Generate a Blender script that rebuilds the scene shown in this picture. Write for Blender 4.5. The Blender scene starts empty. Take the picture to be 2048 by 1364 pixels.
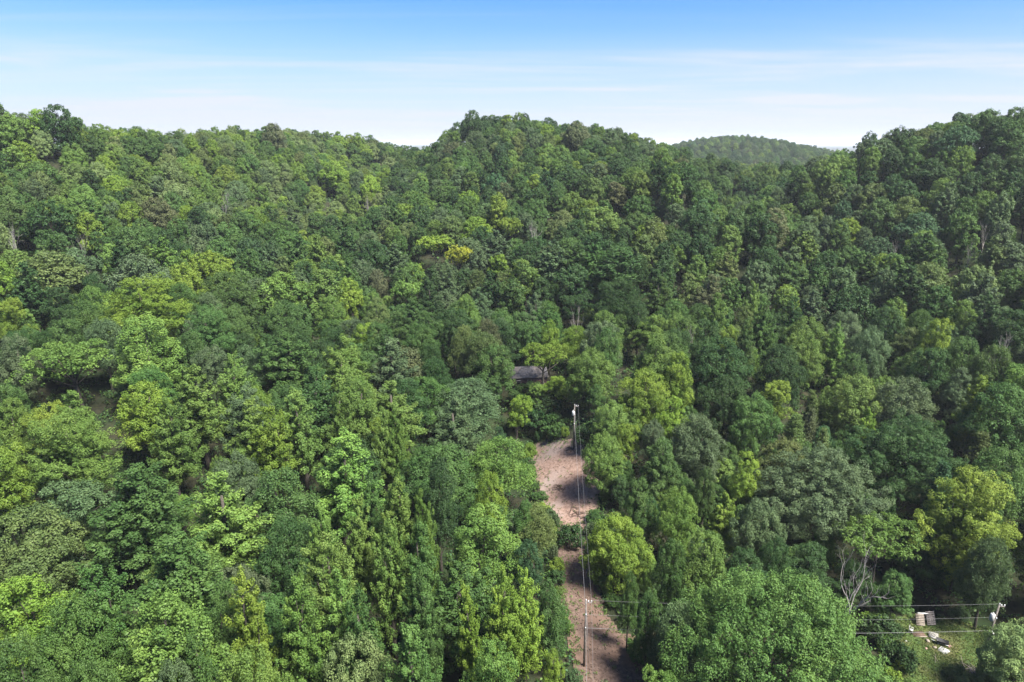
import bpy, math, random
import numpy as np
from mathutils import Vector

# ------------------------------------------------------------------ camera, sky, sun, exposure
SC = bpy.context.scene
COL = SC.collection
CAMZ = 65.0
PITCH = math.radians(16.2)
FOC = 1365.0                                    # focal length in photograph pixels (2048 wide)
cam_d = bpy.data.cameras.new('camera'); cam_d.sensor_width = 36.0; cam_d.lens = 36.0 * FOC / 2048
cam_d.clip_start = 0.5; cam_d.clip_end = 40000
cam = bpy.data.objects.new('camera', cam_d); COL.objects.link(cam)
cam.location = (0, 0, CAMZ); cam.rotation_euler = (math.radians(90) - PITCH, 0, 0)
SC.camera = cam

SUN_EL, SUN_AZ = math.radians(57), math.radians(130)      # azimuth clockwise from +Y: behind and to the right
sd = Vector((math.sin(SUN_AZ) * math.cos(SUN_EL), math.cos(SUN_AZ) * math.cos(SUN_EL), math.sin(SUN_EL)))
sun_d = bpy.data.lights.new('sun', 'SUN'); sun_d.energy = 4.6; sun_d.angle = math.radians(17); sun_d.color = (1.0, .95, .86)
sun = bpy.data.objects.new('sun', sun_d); COL.objects.link(sun)
sun.rotation_euler = sd.to_track_quat('Z', 'Y').to_euler()

W = bpy.data.worlds.new('World'); SC.world = W; W.use_nodes = True
def build_world():
    nt = W.node_tree; nt.nodes.clear(); L = nt.links
    def N(t, **k):
        n = nt.nodes.new(t)
        for a, b in k.items(): setattr(n, a, b)
        return n
    def M(op, a, b=None, c=None, clamp=False):
        n = N('ShaderNodeMath', operation=op, use_clamp=clamp)
        for i, v in enumerate((a, b, c)):
            if v is None: continue
            if isinstance(v, (int, float)): n.inputs[i].default_value = v
            else: L.new(v, n.inputs[i])
        return n.outputs[0]
    sky = N('ShaderNodeTexSky', sky_type='NISHITA', sun_disc=False)
    sky.sun_elevation = SUN_EL; sky.sun_rotation = SUN_AZ; sky.altitude = 200
    sky.air_density = 1.0; sky.dust_density = 0.3; sky.ozone_density = 4.0
    tc = N('ShaderNodeTexCoord')
    sep = N('ShaderNodeSeparateXYZ'); L.new(tc.outputs['Generated'], sep.inputs[0])
    X, Y, Z = sep.outputs
    zc = M('ADD', M('MAXIMUM', Z, 0.0), 0.035)
    px, py = M('DIVIDE', X, zc), M('DIVIDE', Y, zc)
    def layer(sx, sy, rot, det, lo, hi, off):
        cv = N('ShaderNodeCombineXYZ'); L.new(px, cv.inputs[0]); L.new(py, cv.inputs[1])
        mp = N('ShaderNodeMapping'); mp.inputs['Rotation'].default_value = (0, 0, rot)
        mp.inputs['Scale'].default_value = (sx, sy, 1); mp.inputs['Location'].default_value = off
        L.new(cv.outputs[0], mp.inputs[0])
        nz = N('ShaderNodeTexNoise'); nz.inputs['Scale'].default_value = 1; nz.inputs['Detail'].default_value = det
        nz.inputs['Roughness'].default_value = .58; nz.inputs['Distortion'].default_value = .35
        L.new(mp.outputs[0], nz.inputs[0])
        mr = N('ShaderNodeMapRange', interpolation_type='SMOOTHSTEP')
        mr.inputs[1].default_value = lo; mr.inputs[2].default_value = hi
        L.new(nz.outputs[0], mr.inputs[0]); return mr.outputs[0]
    c1 = layer(.20, .42, .30, 8, .46, .80, (3.1, 1.7, 0))
    c2 = layer(.10, .9, -.08, 7, .48, .82, (9.3, 4.2, 0))
    veil = layer(.05, .2, .1, 3, .35, .8, (1.0, 7.0, 0))
    cl = M('MULTIPLY', M('ADD', M('MULTIPLY', c1, .85), M('MULTIPLY', c2, .28)), 1.0, clamp=True)
    cl = M('ADD', cl, M('MULTIPLY', veil, .14), clamp=True)
    # aerial whitening towards the horizon (haze of a humid summer day)
    hz = M('POWER', 2.71828, M('MULTIPLY', M('MULTIPLY', Z, Z), -1 / .0121))
    f = M('MINIMUM', M('ADD', M('MULTIPLY', cl, .75), M('MULTIPLY', hz, .97)), 1.0)
    sc = N('ShaderNodeVectorMath', operation='MULTIPLY'); L.new(sky.outputs[0], sc.inputs[0]); sc.inputs[1].default_value = (.15, .295, .485)
    mix = N('ShaderNodeMix', data_type='RGBA')
    L.new(f, mix.inputs[0]); L.new(sc.outputs[0], mix.inputs[6]); mix.inputs[7].default_value = (1.90, 2.04, 2.35, 1)
    bg = N('ShaderNodeBackground'); bg.inputs[1].default_value = 0.10
    L.new(mix.outputs[2], bg.inputs[0])
    out = N('ShaderNodeOutputWorld'); L.new(bg.outputs[0], out.inputs[0])
build_world()
vs = SC.view_settings
vs.view_transform = 'Standard'; vs.look = 'None'; vs.exposure = 2.1; vs.gamma = 1.0; vs.use_curve_mapping = False
SC.render.engine = 'CYCLES'
cy = SC.cycles
cy.max_bounces = 6; cy.diffuse_bounces = 3; cy.glossy_bounces = 2; cy.transmission_bounces = 3; cy.volume_bounces = 1
cy.transparent_max_bounces = 6; cy.caustics_reflective = False; cy.caustics_refractive = False
cy.use_denoising = True
cy.sample_clamp_indirect = 6

# ------------------------------------------------------------------ projection helpers
cp, sp = math.cos(PITCH), math.sin(PITCH)
def ray(px, py):
    u, v = (px - 1024) / FOC, (682 - py) / FOC
    return np.array([u, cp + v * sp, -sp + v * cp])
def at_y(px, py, Y):
    d = ray(px, py); return np.array([0, 0, CAMZ]) + d * (Y / d[1])
def project(p):
    x, y, z = p[0], p[1], p[2] - CAMZ
    f = y * cp - z * sp; up = y * sp + z * cp
    return 1024 + FOC * x / f, 682 - FOC * up / f, f

# ------------------------------------------------------------------ terrain
CAN = 18.0
def sstep(a, b, x):
    t = np.clip((x - a) / (b - a), 0, 1); return t * t * (3 - 2 * t)
CTRL = [(0,1300,52),(0,1000,80),(0,800,106),(0,600,140),(0,500,165),(0,380,200),(0,290,228),(0,219,250),
 (300,1000,82),(300,700,120),(300,560,158),(300,440,205),(300,340,255),(300,260,300),
 (560,1000,84),(560,800,112),(560,660,145),(560,540,185),(560,430,245),(560,340,315),(560,265,370),
 (740,1000,84),(740,800,115),(740,650,152),(740,520,205),(730,425,300),(740,345,400),(740,274,440),(650,274,410),(800,380,300),(880,400,252),(870,350,285),
 (900,700,145),(900,600,172),(900,500,215),(950,231,385),(880,300,340),
 (1060,600,175),(1060,500,205),(1060,420,235),(1060,330,285),(1140,256,330),
 (1250,600,165),(1250,500,195),(1250,400,232),(1250,320,275),(1250,268,325),
 (1400,560,180),(1390,450,205),(1380,380,240),(1390,320,330),(1480,338,420),(1455,400,300),(1450,470,240),
 (1560,650,150),(1560,530,185),(1560,430,218),(1600,345,270),
 (1700,720,135),(1700,600,165),(1700,480,200),(1700,380,235),(1700,290,280),
 (1850,620,150),(1850,480,185),(1850,350,220),(1850,240,255),
 (2040,800,108),(2040,650,132),(2040,500,165),(2040,350,200),(2040,214,235),
 (1500,900,100),(1800,900,98)]
pts = []
for (a, b, Y) in CTRL:
    p = at_y(a, b, Y); pts.append((p[0], p[1], p[2] - CAN + 4.5 * float(sstep(95, 300, Y))))
pts += [(9.3,73,0),(14,55,-.5),(8,95,.4),(8,118,2),(13,132,3),(5,140,4),(5,158,7),(57,76,0),(50,70,0),(66,84,0),(60,62,0),
        (0,20,-1),(-60,20,-1),(70,20,0),(140,60,4),(-120,60,4),(0,-80,-2),(-120,-80,0),(120,-80,0),
        (-240,340,38),(-60,520,22),(-20,480,42),(90,430,38),(240,350,36),(-300,230,50),(290,230,50),(-260,120,30),(250,120,26),
        (-400,400,25),(400,400,25),(0,600,22),(200,560,24),(-250,560,24),(160,480,26)]
P = np.array(pts)
CX = P[:, :2] / 100.0; n = len(P)
def phi(A, B):
    d = np.sqrt(((A[:, None, :] - B[None, :, :]) ** 2).sum(-1) + 0.02); return -d
K = phi(CX, CX) - np.eye(n) * 0.012
A = np.zeros((n + 1, n + 1)); A[:n, :n] = K; A[:n, n] = 1; A[n, :n] = 1
SOL = np.linalg.solve(A, np.append(P[:, 2], 0))
def ground(x, y):
    x = np.atleast_1d(np.asarray(x, float)); y = np.atleast_1d(np.asarray(y, float))
    out = np.empty(x.size); xf, yf = x.ravel(), y.ravel()
    for i in range(0, x.size, 20000):
        q = np.stack([xf[i:i+20000], yf[i:i+20000]], 1) / 100.0
        out[i:i+20000] = phi(q, CX) @ SOL[:n] + SOL[n]
    r = np.hypot(xf, yf - 150)
    far = 20 + 42.0 * np.exp(-((xf - 300) / 150) ** 2 - ((yf - 960) / 170) ** 2) \
          + 12 * np.exp(-((xf - 700) / 320) ** 2 - ((yf - 1250) / 250) ** 2) \
          + 6 * np.sin(xf / 310 + 1) * np.sin(yf / 270) * sstep(500, 1500, r)
    w = sstep(380, 560, r)
    return (out * (1 - w) + far * w).reshape(x.shape)
def gz(x, y): return float(ground(x, y)[0])
def on_ground(px, py, h=0.0):
    d = ray(px, py); t = np.linspace(20, 1500, 4000)
    X, Y, Z = d[0] * t, d[1] * t, CAMZ + d[2] * t
    hit = np.nonzero(Z <= ground(X, Y) + h)[0]
    if len(hit) == 0: return None
    i = hit[0]
    lo, hi = t[max(i - 1, 0)], t[i]
    for _ in range(18):
        m = (lo + hi) / 2
        if CAMZ + d[2] * m <= gz(d[0] * m, d[1] * m) + h: hi = m
        else: lo = m
    return np.array([d[0] * hi, d[1] * hi, gz(d[0] * hi, d[1] * hi)])

# ------------------------------------------------------------------ materials
def mat(name):
    m = bpy.data.materials.new(name); m.use_nodes = True
    return m, m.node_tree, m.node_tree.nodes['Principled BSDF']
def noise_mat(name, c1, c2, scale=1.0, rough=.9, c3=None, bump=.3, detail=6, coord='Object', scale2=None):
    m, nt, b = mat(name); L = nt.links
    tc = nt.nodes.new('ShaderNodeTexCoord')
    nz = nt.nodes.new('ShaderNodeTexNoise'); nz.inputs['Scale'].default_value = scale; nz.inputs['Detail'].default_value = detail
    L.new(tc.outputs[coord], nz.inputs[0])
    cr = nt.nodes.new('ShaderNodeValToRGB'); L.new(nz.outputs[0], cr.inputs[0])
    cr.color_ramp.elements[0].position = .35; cr.color_ramp.elements[0].color = (*c1, 1)
    cr.color_ramp.elements[1].position = .66; cr.color_ramp.elements[1].color = (*c2, 1)
    col = cr.outputs[0]
    if c3:
        n2 = nt.nodes.new('ShaderNodeTexNoise'); n2.inputs['Scale'].default_value = scale2 or scale * .13; n2.inputs['Detail'].default_value = 4
        L.new(tc.outputs[coord], n2.inputs[0])
        mr = nt.nodes.new('ShaderNodeMapRange'); mr.inputs[1].default_value = .45; mr.inputs[2].default_value = .62; L.new(n2.outputs[0], mr.inputs[0])
        mx = nt.nodes.new('ShaderNodeMix'); mx.data_type = 'RGBA'; L.new(mr.outputs[0], mx.inputs[0]); L.new(col, mx.inputs[6]); mx.inputs[7].default_value = (*c3, 1)
        col = mx.outputs[2]
    L.new(col, b.inputs['Base Color']); b.inputs['Roughness'].default_value = rough
    b.inputs['Specular IOR Level'].default_value = .2
    if bump:
        bp = nt.nodes.new('ShaderNodeBump'); bp.inputs['Strength'].default_value = bump; bp.inputs['Distance'].default_value = .1
        L.new(nz.outputs[0], bp.inputs['Height']); L.new(bp.outputs[0], b.inputs['Normal'])
    return m
def foliage_mat(name, use_attr_color=False, trans=.24, inst=False):
    m, nt, b = mat(name); L = nt.links
    if use_attr_color:
        src = nt.nodes.new('ShaderNodeAttribute'); src.attribute_name = 'leafcol'; src.attribute_type = 'INSTANCER' if inst else 'GEOMETRY'; base = src.outputs['Color']
    else:
        src = nt.nodes.new('ShaderNodeObjectInfo'); base = src.outputs['Color']
    at = nt.nodes.new('ShaderNodeAttribute'); at.attribute_name = 'tint'
    hs = nt.nodes.new('ShaderNodeHueSaturation')
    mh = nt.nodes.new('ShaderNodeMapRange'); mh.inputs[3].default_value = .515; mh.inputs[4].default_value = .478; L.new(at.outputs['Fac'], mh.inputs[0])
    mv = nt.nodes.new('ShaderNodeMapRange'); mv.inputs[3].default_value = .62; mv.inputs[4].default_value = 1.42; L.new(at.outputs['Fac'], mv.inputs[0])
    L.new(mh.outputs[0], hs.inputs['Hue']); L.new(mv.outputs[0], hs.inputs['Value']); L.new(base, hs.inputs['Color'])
    L.new(hs.outputs[0], b.inputs['Base Color'])
    b.inputs['Roughness'].default_value = .55; b.inputs['Specular IOR Level'].default_value = .14
    tr = nt.nodes.new('ShaderNodeBsdfTranslucent')
    h2 = nt.nodes.new('ShaderNodeHueSaturation'); h2.inputs['Hue'].default_value = .475; h2.inputs['Value'].default_value = 1.5; L.new(hs.outputs[0], h2.inputs['Color'])
    L.new(h2.outputs[0], tr.inputs[0])
    mx = nt.nodes.new('ShaderNodeMixShader'); mx.inputs[0].default_value = trans
    L.new(b.outputs[0], mx.inputs[1]); L.new(tr.outputs[0], mx.inputs[2])
    L.new(mx.outputs[0], nt.nodes['Material Output'].inputs[0])
    return m
MAT = dict(
    leaf=foliage_mat('leaf'), leaf_far=foliage_mat('leaf_far', True), leaf_inst=foliage_mat('leaf_inst', True, inst=True),
    bark=noise_mat('bark', (.03,.026,.021), (.08,.07,.058), 6, .95),
    deadwood=noise_mat('deadwood', (.14,.128,.12), (.27,.25,.24), 5, .9),
    soil=noise_mat('forest_floor', (.012,.013,.007), (.026,.026,.013), 1.1, 1, (.014,.026,.008), .6),
    dirt=noise_mat('dirt', (.115,.074,.058), (.20,.138,.112), 2.2, 1, (.185,.142,.125), .5, 10, scale2=.14),
    track=noise_mat('track_dirt', (.055,.036,.028), (.115,.08,.065), 2.4, 1, (.09,.058,.044), .6, 9, scale2=.15),
    lawn=noise_mat('lawn', (.032,.058,.015), (.055,.082,.022), 1.0, 1, (.07,.07,.028), .6, 8, scale2=.25),
    grass=foliage_mat('grass', True),
    chip=noise_mat('wood_chip', (.06,.044,.032), (.18,.135,.10), 2, .9),
    pole=noise_mat('pole_wood', (.075,.066,.058), (.14,.125,.112), 3, .9),
    steel=noise_mat('galvanised', (.42,.44,.47), (.58,.60,.63), 4, .45, bump=.05),
    white=noise_mat('white_paint', (.24,.24,.235), (.40,.40,.395), 3, .6, bump=.05),
    porcelain=noise_mat('insulator_white', (.40,.40,.39), (.52,.52,.51), 6, .25, bump=0),
    wire=noise_mat('wire', (.12,.12,.125), (.18,.18,.185), 6, .45, bump=0),
    timber=noise_mat('grey_timber', (.12,.105,.10), (.21,.185,.178), 4, .9),
    tan=noise_mat('tan_board', (.15,.125,.105), (.25,.215,.18), 3, .9),
    roof=noise_mat('roof_shingle', (.06,.057,.063), (.15,.143,.16), 2.2, .8, (.22,.19,.18), .2),
    wall=noise_mat('dark_siding', (.035,.022,.022), (.07,.045,.045), 2, .85),
    glass=noise_mat('dark_glass', (.01,.012,.014), (.02,.022,.025), 1, .08, bump=0),
    black=noise_mat('black_rubber', (.012,.012,.013), (.03,.03,.032), 5, .7),
    scrap=noise_mat('scrap_grey', (.12,.115,.105), (.24,.23,.21), 6, .7),
    rust=noise_mat('rust', (.16,.055,.02), (.28,.11,.045), 5, .9),
    brownboard=noise_mat('brown_board', (.045,.03,.022), (.09,.06,.045), 4, .9),
    pink=noise_mat('reddish_scrap', (.28,.17,.14), (.42,.28,.24), 5, .9),
)

# ------------------------------------------------------------------ mesh helpers
def mesh_from(name, V, F, mats, fmat=None, tint=None, col=None, smooth=False):
    """V (n,3); F list of arrays (m,k) -> mesh"""
    me = bpy.data.meshes.new(name)
    V = np.asarray(V, np.float32)
    F = [np.asarray(f, np.int32) for f in (F if isinstance(F, list) else [F]) if len(f)]
    nl = sum(f.size for f in F); nf = sum(len(f) for f in F)
    me.vertices.add(len(V)); me.vertices.foreach_set('co', V.ravel())
    me.loops.add(nl); me.polygons.add(nf)
    me.loops.foreach_set('vertex_index', np.concatenate([f.ravel() for f in F]))
    tot = np.concatenate([np.full(len(f), f.shape[1], np.int32) for f in F])
    me.polygons.foreach_set('loop_start', np.concatenate([[0], np.cumsum(tot)[:-1]]).astype(np.int32))
    for m in (mats if isinstance(mats, (list, tuple)) else [mats]): me.materials.append(MAT[m])
    if fmat is not None: me.polygons.foreach_set('material_index', np.asarray(fmat, np.int32))
    if smooth: me.polygons.foreach_set('use_smooth', np.ones(nf, bool))
    if tint is not None:
        a = me.attributes.new('tint', 'FLOAT', 'FACE'); a.data.foreach_set('value', np.asarray(tint, np.float32))
    if col is not None:
        a = me.attributes.new('leafcol', 'FLOAT_COLOR', 'FACE'); c = np.ones((nf, 4), np.float32); c[:, :3] = col
        a.data.foreach_set('color', c.ravel())
    me.update(calc_edges=True); me.validate()
    return me
def link(name, me, parent=None, loc=None):
    o = bpy.data.objects.new(name, me); COL.objects.link(o)
    if parent is not None: o.parent = parent
    if loc is not None: o.location = loc
    return o
def tag(o, label=None, cat=None, group=None, kind=None):
    if label: o['label'] = label
    if cat: o['category'] = cat
    if group: o['group'] = group
    if kind: o['kind'] = kind
    return o
def nrmz(v):
    return v / np.maximum(np.linalg.norm(v, axis=-1, keepdims=True), 1e-9)
class MB:
    """collects boxes, tubes, prisms into one mesh"""
    def __init__(s): s.V = []; s.Q = []; s.T = []; s.n = 0
    def add(s, V, Q=(), T=()):
        V = np.asarray(V, float)
        if len(Q): s.Q.append(np.asarray(Q, int) + s.n)
        if len(T): s.T.append(np.asarray(T, int) + s.n)
        s.V.append(V); s.n += len(V); return s
    def box(s, c, d, rot=None):
        c = np.asarray(c, float); h = np.asarray(d, float) / 2
        V = np.array([[x, y, z] for z in (-1, 1) for y in (-1, 1) for x in (-1, 1)]) * h
        if rot is not None: V = V @ np.asarray(rot).T
        return s.add(V + c, [[0,2,3,1],[4,5,7,6],[0,1,5,4],[2,6,7,3],[0,4,6,2],[1,3,7,5]])
    def tube(s, P_, R_, k=8, cap=True):
        P_ = np.asarray(P_, float); R_ = np.broadcast_to(np.asarray(R_, float), (len(P_),))
        T = np.gradient(P_, axis=0); T = nrmz(T)
        ref = np.array([0, 0, 1.0]) if abs(T[:, 2]).mean() < .9 else np.array([1.0, 0, 0])
        A_ = nrmz(np.cross(T, ref)); B_ = np.cross(T, A_)
        an = np.arange(k) * 2 * math.pi / k
        V = (P_[:, None] + R_[:, None, None] * (np.cos(an)[None, :, None] * A_[:, None] + np.sin(an)[None, :, None] * B_[:, None])).reshape(-1, 3)
        Q = []
        for i in range(len(P_) - 1):
            for j in range(k): Q.append([i*k+j, i*k+(j+1) % k, (i+1)*k+(j+1) % k, (i+1)*k+j])
        Tt = []
        if cap and R_[-1] > 1e-3:
            V = np.vstack([V, P_[-1], P_[0]]); m = len(P_) * k
            b0 = (len(P_) - 1) * k
            for j in range(k): Tt += [[b0+j, b0+(j+1) % k, m], [(j+1) % k, j, m+1]]
        return s.add(V, Q, Tt)
    def mesh(s, name, mats, **k):
        F = []
        if s.Q: F.append(np.vstack(s.Q))
        if s.T: F.append(np.vstack(s.T))
        return mesh_from(name, np.vstack(s.V), F, mats, **k)
    def build(s, name, m, parent=None, loc=None, **k):
        return link(name, s.mesh(name, m, **k), parent, loc)
def rotz(a): c, s_ = math.cos(a), math.sin(a); return np.array([[c,-s_,0],[s_,c,0],[0,0,1]])
def rotx(a): c, s_ = math.cos(a), math.sin(a); return np.array([[1,0,0],[0,c,-s_],[0,s_,c]])
def roty(a): c, s_ = math.cos(a), math.sin(a); return np.array([[c,0,s_],[0,1,0],[-s_,0,c]])

# ------------------------------------------------------------------ ground sheets
def axis(lo, hi, step, far):
    a = list(np.arange(lo, hi + .1, step)); s = step
    up = a[-1]; 
    while up < far: s *= 1.25; up += s; a.append(up)
    s = step; dn = a[0]
    while dn > -far: s *= 1.25; dn -= s; a.insert(0, dn)
    return np.array(a)
gx, gy = axis(-360, 360, 3, 16000), axis(-30, 520, 3, 16000)
GX, GY = np.meshgrid(gx, gy)
GZ = ground(GX, GY)
nx, ny = len(gx), len(gy)
idx = np.arange(nx * ny).reshape(ny, nx)
Q = np.stack([idx[:-1, :-1], idx[:-1, 1:], idx[1:, 1:], idx[1:, :-1]], -1).reshape(-1, 4)
tag(link('terrain', mesh_from('terrain', np.stack([GX, GY, GZ], -1).reshape(-1, 3), Q, 'soil', smooth=True)), kind='structure')

def inpoly(x, y, poly):
    ins = np.zeros(x.shape, bool); j = len(poly) - 1
    for i in range(len(poly)):
        xi, yi = poly[i]; xj, yj = poly[j]
        c = ((yi > y) != (yj > y)) & (x < (xj - xi) * (y - yi) / ((yj - yi) or 1e-9) + xi)
        ins ^= c; j = i
    return ins
def wob(x, y, s=1.0):
    return s * (np.sin(x * .9 + 1.3 * np.sin(y * .61)) + np.sin(y * 1.17 + 2.1 * np.sin(x * .43)) + .6 * np.sin(2.3 * x + 1.9 * y)) / 2.6
def sheet(name, poly, m, step, dz, rough=.05, edge=.8):
    poly = np.asarray(poly); x0, y0 = poly.min(0) - 1; x1, y1 = poly.max(0) + 1
    ax, ay = np.arange(x0, x1, step), np.arange(y0, y1, step)
    X, Y = np.meshgrid(ax, ay)
    g = np.arange(X.size).reshape(X.shape)
    cx, cyy = X[:-1, :-1] + step / 2, Y[:-1, :-1] + step / 2
    ins = inpoly(cx + wob(cx, cyy, edge), cyy + wob(cyy + 5, cx, edge), poly)
    Z = ground(X, Y) + dz + wob(X * 2, Y * 2, rough)
    F = np.stack([g[:-1, :-1], g[:-1, 1:], g[1:, 1:], g[1:, :-1]], -1)[ins]
    used = np.unique(F); remap = -np.ones(X.size, int); remap[used] = np.arange(len(used))
    V = np.stack([X, Y, Z], -1).reshape(-1, 3)[used]
    return tag(link(name, mesh_from(name, V, remap[F], m, smooth=True)), kind='structure'), V
def gpoly(pix): return [tuple(on_ground(a, b)[:2]) for a, b in pix]
clear_pix = [(1060,896),(1085,880),(1150,886),(1200,878),(1215,900),(1205,960),(1200,1010),(1185,1045),(1150,1062),(1112,1056),(1085,1000),(1062,940)]
CLEAR = gpoly(clear_pix)
track_pix = [(1112,1052),(1185,1044),(1186,1120),(1205,1210),(1232,1262),(1290,1290),(1300,1364),(1300,1430),(1160,1430),(1148,1330),(1132,1250),(1118,1160),(1108,1100)]
TRACK = gpoly(track_pix)
yard_pix = [(1745,1262),(1790,1240),(1830,1232),(1900,1236),(1990,1262),(2080,1300),(2110,1364),(2110,1440),(1780,1440),(1790,1380),(1795,1320)]
YARD = gpoly(yard_pix)
sheet('dirt_clearing', CLEAR, 'dirt', .5, .14, .02)
sheet('dirt_track', TRACK, 'track', .4, .11, .03)
sheet('grass_yard', YARD, 'lawn', .5, .10, .04)

# ------------------------------------------------------------------ tree meshes
def leaf_quads(pos, nrm, L_, Wd, rng, droop=.25):
    N_ = len(pos)
    r = nrmz(rng.normal(size=(N_, 3))); t = nrmz(np.cross(nrm, r)); b = np.cross(nrm, t)
    L_ = (L_ * rng.uniform(.7, 1.3, N_))[:, None]; Wd = (Wd * rng.uniform(.7, 1.3, N_))[:, None]
    V = np.empty((N_, 4, 3))
    V[:, 0] = pos - t * L_ * .5
    V[:, 1] = pos + b * Wd * .5 + nrm * L_ * .06
    V[:, 2] = pos + t * L_ * .5 - nrm * L_ * droop
    V[:, 3] = pos - b * Wd * .5 + nrm * L_ * .06
    return V.reshape(-1, 3), np.arange(4 * N_).reshape(-1, 4)
def sph(rng, n): return nrmz(rng.normal(size=(n, 3)))
def clumps_to_leaves(c, ax, r, el, nper, L_, Wd, rng, jit=.5, under=-.3):
    """c (m,3) centres, ax axes, r radii, el elongation"""
    m = len(c); k = np.repeat(np.arange(m), nper)
    d = sph(rng, len(k)); dot = (d * ax[k]).sum(1)
    keep = dot > under + rng.uniform(-.25, .25, len(k)); k, d, dot = k[keep], d[keep], dot[keep]
    rad = rng.uniform(.72, 1.08, len(k))
    pos = c[k] + (d + ax[k] * ((el[k] - 1) * np.maximum(dot, 0))[:, None]) * (r[k] * rad)[:, None]
    nr = nrmz(d * .75 + ax[k] * .2 + np.array([0, 0, .2]) + rng.normal(size=d.shape) * jit)
    V, F = leaf_quads(pos, nr, L_, Wd, rng)
    w_ = rng.normal(size=3) * .55; ct = np.clip(.5 * rng.uniform(0, 1, m) + .25 + .25 * np.sin(c @ w_ + rng.uniform(0, 6)), 0, 1)
    tint = np.clip(.62 * ct[k] + .38 * rng.uniform(0, 1, len(k)), 0, 1)
    return V, F, tint
def lobes_clumps(lc, lr, dens, rng, up_bias=.55, crad=(.55, .95), cen=None, low=-.55):
    C_, A_, = [], []
    cen = np.mean(lc, 0) if cen is None else cen
    for i in range(len(lc)):
        nn = max(6, int(dens * 4 * math.pi * np.prod(lr[i]) ** (2 / 3)))
        d = sph(rng, nn); d = d[d[:, 2] > low]
        p = lc[i] + d * lr[i] * rng.uniform(.82, 1.08, (len(d), 1))
        ok = np.ones(len(p), bool)
        for j in range(len(lc)):
            if j != i: ok &= (((p - lc[j]) / lr[j]) ** 2).sum(1) > .72
        p, d = p[ok], d[ok]
        out = nrmz(p - cen)
        C_.append(p); A_.append(nrmz(d * .5 + out * .25 + np.array([0, 0, up_bias])))
    C_ = np.vstack(C_); A_ = np.vstack(A_)
    return C_, A_, rng.uniform(*crad, len(C_))
def limb(a, b, r0, r1, rng, k=5, seg=5, bow=.12):
    a, b = np.asarray(a, float), np.asarray(b, float); t = np.linspace(0, 1, seg)[:, None]
    mid = rng.normal(size=3) * np.linalg.norm(b - a) * bow
    return a * (1 - t) + b * t + mid * (t * (1 - t) * 4) * .5, np.linspace(r0, r1, seg)
KINDS = {}
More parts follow.
